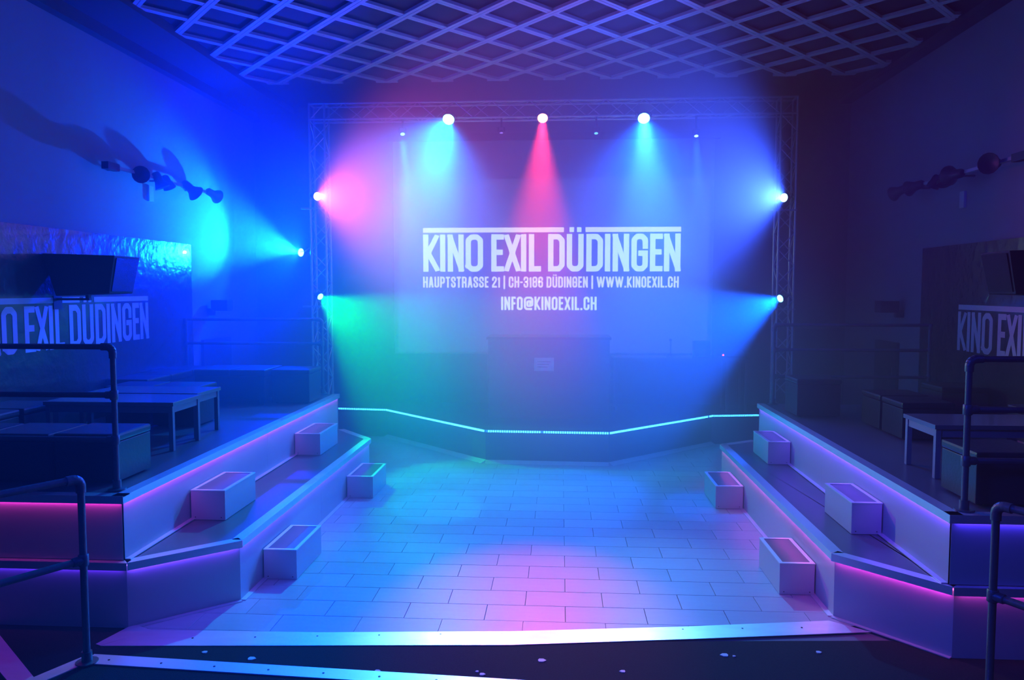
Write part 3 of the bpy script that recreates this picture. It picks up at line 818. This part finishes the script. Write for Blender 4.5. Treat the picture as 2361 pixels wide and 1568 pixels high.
railing('pipe railing at the near end of the left seating platform', -2.805, 4.72, .831, 1.74, [1.435, 1.15], (-1, 0), 1.73)
railing('pipe railing at the near end of the right seating platform', 2.32, 4.57, .831, 1.705, [1.415, 1.12], (1, 0), 1.74)
railing('pipe railing at the far end of the left seating platform', -2.865, 9.22, .831, 1.735, [1.445], (-1, 0), 1.68)
railing('pipe railing at the far end of the right seating platform', 2.345, 8.73, .831, 1.71, [1.435, 1.14], (1, 0), 1.66)
railing('foreground pipe railing on the landing at the bottom left', -2.445, 3.79, .166, 1.135, [.71], (-.50, -.86), 2.0)
railing('foreground pipe railing on the landing at the bottom right', 2.045, 3.74, .166, 1.09, [.655], (.50, -.86), 2.0)

# ================================================================== FURNITURE
def stool_proto(w, d, h):
    t = thing('stool', '', 'stool', (0, 0, 0), 'black cube stools on the platforms')
    build('body', MB().box(-w / 2 + .006, w / 2 - .006, -d / 2 + .006, d / 2 - .006, .012, h - .055), M_LEATH, t, bevel=.006)
    build('cushion', MB().box(-w / 2, w / 2, -d / 2, d / 2, h - .052, h), M_LEATH, t, bevel=.016, smooth=False)
    for x in (-1, 1):
        for y in (-1, 1): build('foot', MB().tube((x * (w / 2 - .05), y * (d / 2 - .05), 0), (x * (w / 2 - .05), y * (d / 2 - .05), .014), .018, 8), M_BLACK, t)
    return t


S1 = None
stools = [
    (-3.10, 5.08, .325, 'cube stool at the corner of the left platform, just behind its near railing post'),
    (-3.55, 5.06, .325, 'cube stool second from the corner on the near left platform, beside the corner stool'),
    (-4.00, 5.04, .325, 'cube stool third from the platform corner, at the left edge of view'),
    (-4.35, 5.95, .35, 'taller cube stool by the left wall, left of the low table'),
    (-4.36, 5.49, .35, 'cube stool against the left wall, nearest the camera'),
    (-3.555, 7.16, .37, 'cube stool behind the left platform tables, nearest the platform edge'),
    (-4.01, 7.16, .37, 'cube stool behind the left platform tables, nearer the wall'),
    (-2.99, 8.66, .38, 'cube stool at the far end of the left platform by the railing'),
    (2.56, 8.07, .38, 'cube stool at the far end of the right platform, near the tower'),
    (3.08, 7.37, .32, 'farther of two cube stools side by side mid right platform'),
    (3.08, 6.90, .32, 'nearer of two cube stools side by side mid right platform'),
    (2.64, 4.87, .32, 'cube stool at the near corner of the right platform behind the post'),
    (3.10, 4.87, .32, 'cube stool second from the near corner of the right platform'),
    (3.80, 6.25, .35, 'cube stool against the right wall beyond the table'),
    (3.80, 7.75, .35, 'cube stool against the right wall at the far end'),
]
protos = {}
for x, y, h, lab in stools:
    if h not in protos: protos[h] = stool_proto(.435, .43, h); o = protos[h]
    else: o = copy_tree(protos[h])
    o.location = (x, y, .831); o['label'] = lab


def table(label, x0, x1, y0, y1, z, mleg):
    t = thing('low_table', label, 'table', ((x0 + x1) / 2, (y0 + y1) / 2, .83))
    build('tabletop', MB().box(x0, x1, y0, y1, z - .03, z), M_TABLE, t, bevel=.003)
    build('apron', MB().box(x0 + .02, x1 - .02, y0 + .02, y1 - .02, z - .085, z - .031), mleg, t)
    for x in (x0 + .03, x1 - .03):
        for y in (y0 + .03, y1 - .03): build('leg', MB().beam((x, y, .829), (x, y, z - .031), .034, .034), mleg, t)


table('low table on the left platform with a glossy blue-lit top', -4.08, -3.02, 5.88, 6.37, 1.215, M_TLEG)
table('low table behind the glossy one, closer to the back of the left platform', -4.08, -3.08, 6.42, 6.88, 1.215, M_TLEG)
table('low table on the right platform with a pale violet frame', 2.50, 3.52, 5.33, 5.82, 1.195, mat('pale_table_frame', (.32, .32, .36), .4))


def bench(label, x0, x1, y0, y1, z, segs, alongx=True):
    t = thing('padded_bench', label, 'bench', ((x0 + x1) / 2, (y0 + y1) / 2, .83))
    build('base', MB().box(x0 + .01, x1 - .01, y0 + .01, y1 - .01, .89, z - .075), M_LEATH, t, bevel=.005)
    for k in range(segs):
        if alongx: a, b, c, d = x0 + (x1 - x0) * k / segs + .003, x0 + (x1 - x0) * (k + 1) / segs - .003, y0, y1
        else: a, b, c, d = x0, x1, y0 + (y1 - y0) * k / segs + .003, y0 + (y1 - y0) * (k + 1) / segs - .003
        build('cushion', MB().box(a, b, c, d, z - .072, z), M_LEATH, t, bevel=.015)
    for x in (x0 + .06, x1 - .06):
        for y in (y0 + .06, y1 - .06): build('leg', MB().beam((x, y, .829), (x, y, .892), .05, .05), M_BLACK, t)


bench('padded bench across the far end of the left platform', -4.02, -3.22, 8.30, 8.86, 1.22, 2)
bench('padded bench along the left wall behind the tables', -4.55, -4.11, 7.50, 8.95, 1.20, 3, False)
bench('padded bench along the right wall, in near darkness', 3.64, 4.08, 4.85, 5.90, 1.16, 2, False)


# ================================================================== WALL ITEMS
def wall_board(label, x, s, y0, y1, z1, xf):
    t = thing('wall_board', label, 'wall panel', (x, (y0 + y1) / 2, .80))
    b = build('board', MB().box(min(x, xf), max(x, xf), y0, y1, .80, z1), M_PANEL, t)
    return t


wl = wall_board('varnished dark board on the left wall with white painted lettering', XL + .001, 1, 1.5, 9.44, 2.65, XL + .035)
xx = XL + .0365
title(lambda u, v: (xx + JIT[0] * 1.5e-4, 5.645 + u, 1.557 + v), 2.745, M_PAINT, wl)
wr = wall_board('unlit dark board on the right wall with white painted lettering', XR - .001, -1, 1.5, 9.15, 2.56, XR - .035)
xr = XR - .0365
title(lambda u, v: (xr - JIT[0] * 1.5e-4, 8.30 - u, 1.475 + v), 2.745, M_PAINT, wr)


def wall_speaker(label, s, X, yn):
    """wedge cabinet on an arm; s=+1 faces +x from the left wall"""
    t = thing('wall_speaker', label, 'speaker', (X, yn + .2, 2.04))
    xo = X; xi = X + s * .66; xi2 = X + s * .59
    zt, zb = 2.415, 2.04
    build('case', MB().hexa([(xo + s * .1, yn + .02, zb), (xi2, yn + .02, zb + .02), (xi2, yn + .40, zb + .02), (xo + s * .1, yn + .40, zb), (xo, yn, zt), (xi, yn, zt - .02), (xi, yn + .42, zt - .02), (xo, yn + .42, zt)]), M_SPK, t, bevel=.008)
    build('grille', MB().hexa([(xi2 + s * .006, yn + .04, zb + .04), (xi2 + s * .013, yn + .04, zb + .04), (xi2 + s * .013, yn + .38, zb + .04), (xi2 + s * .006, yn + .38, zb + .04),
                               (xi - s * .001, yn + .03, zt - .04), (xi + s * .006, yn + .03, zt - .04), (xi + s * .006, yn + .39, zt - .04), (xi - s * .001, yn + .39, zt - .04)]), M_GRILL, t)
    wx = XL + .034 if s > 0 else XR - .034
    br = MB().beam((wx, yn + .21, zb - .03), (X + s * .30, yn + .21, zb - .03), .04, .02)
    br.beam((X + s * .28, yn + .21, zb - .03), (X + s * .28, yn + .21, zb + .01), .04, .03)
    br.box(min(wx, wx + s * .01), max(wx, wx + s * .01), yn + .15, yn + .27, zb - .12, zb + .0)
    build('bracket', br, M_BLACK, t)


wall_speaker('black wedge loudspeaker on the left wall above the painted lettering', 1, -4.55, 6.62)
wall_speaker('black wedge loudspeaker on the right wall, cut by the edge of view', -1, 4.07, 6.20)


def track(label, x, s, ys, zz, heads):
    t = thing('track_light', label, 'track light', (x, (ys[0] + ys[1]) / 2, zz))
    wx = XL if s > 0 else XR
    build('track', MB().box(x - .02, x + .02, ys[0], ys[1], zz - .015, zz + .015), mat('pale_track', (.5, .5, .52), .4, .3), t)
    for y in (ys[0] + .3, (ys[0] + ys[1]) / 2, ys[1] - .3): build('arm', MB().beam((wx + s * .001, y, zz), (x, y, zz), .018, .018), M_BLACK, t)
    build('driver_box', MB().box(x - .035, x + .035, ys[0] - .04, ys[0] + .16, zz - .04, zz + .03), M_BLACK, t)
    for (y, d, L, r) in heads:
        d = Vector(d).normalized(); c = Vector((x + s * .05, y, zz + .0)) - Vector((0, 0, .01))
        h = build('lamp_head', MB().lathe(c - d * L * .6, c + d * L, [(0, .03), (.02, .045), (L * .8, .048), (L * 1.05, .06), (L * 1.45, r), (L * 1.5, r), (L * 1.5, r * .9), (L * 1.3, r * .5)], 14), M_BLACK, t, smooth=True)
        build('stem', MB().tube(c, (x, y, zz), .012, 8), M_BLACK, h)
    return t


hd = [(8.02, (.3, -1, -.15), .12, .09), (8.32, (.4, .2, -1), .12, .08), (8.50, (.2, .6, -1), .10, .07), (9.02, (.4, .8, -.6), .14, .10), (9.62, (.3, 1, -.3), .13, .09)]
track('track light with black spot heads high on the left wall, casting long shadows', -4.42, 1, (7.45, 9.7), 3.31, hd)
hr = [(7.30, (-.8, -.6, -.1), .11, .095), (7.95, (-.2, 1, 0), .13, .10), (8.22, (-.2, -.4, -1), .09, .06), (8.38, (-.3, .4, -1), .09, .06), (8.80, (-.5, 1, -.2), .13, .085), (9.2, (-.5, 1, -.3), .13, .085)]
track('track light with black spot heads on the dark right wall', 3.90, -1, (6.9, 9.4), 3.23, hr)
t = thing('wall_plate', 'small pale plate under the track light on the left wall', 'plate', (XL + .01, 8.55, 3.12))
build('plate', MB().box(XL + .001, XL + .03, 8.50, 8.60, 3.08, 3.25), mat('pale_plastic', (.6, .6, .62), .5), t, bevel=.004)
t = thing('wall_plate', 'small pale plate under the track light on the right wall', 'plate', (XR - .01, 8.33, 2.95))
build('plate', MB().box(XR - .03, XR - .001, 8.29, 8.38, 2.93, 3.10), MATS['pale_plastic'], t, bevel=.004)
for lab, x, s, y0, zb in (('small black bracketed loudspeaker on the left wall beyond the railing', XL, 1, 9.85, 1.80), ('small black bracketed loudspeaker on the right wall beyond the railing', XR, -1, 9.60, 1.80)):
    t = thing('wall_speaker', lab, 'speaker', (x, y0, zb))
    build('case', MB().box(min(x + s * .08, x + s * .30), max(x + s * .08, x + s * .30), y0, y0 + .18, zb + .02, zb + .16), M_SPK, t, bevel=.006)
    build('bracket', MB().box(min(x + s * .001, x + s * .09), max(x + s * .001, x + s * .09), y0 + .05, y0 + .12, zb - .04, zb + .05), M_BLACK, t)
for lab, x, s, y0, y1 in (('low dark door hatch in the left wall behind the far railing', XL, 1, 9.72, 10.55), ('low dark door hatch in the right wall behind the far railing', XR, -1, 9.75, 10.40)):
    t = thing('wall_hatch', lab, 'hatch', (x, y0, 0))
    build('leaf', MB().box(min(x + s * .001, x + s * .04), max(x + s * .001, x + s * .04), y0, y1, .0, 1.45), M_WOOD, t)
    build('handle', MB().tube((x + s * .05, y0 + .08, 1.02), (x + s * .05, y0 + .08, 1.14), .008, 8), M_CHROME, t)
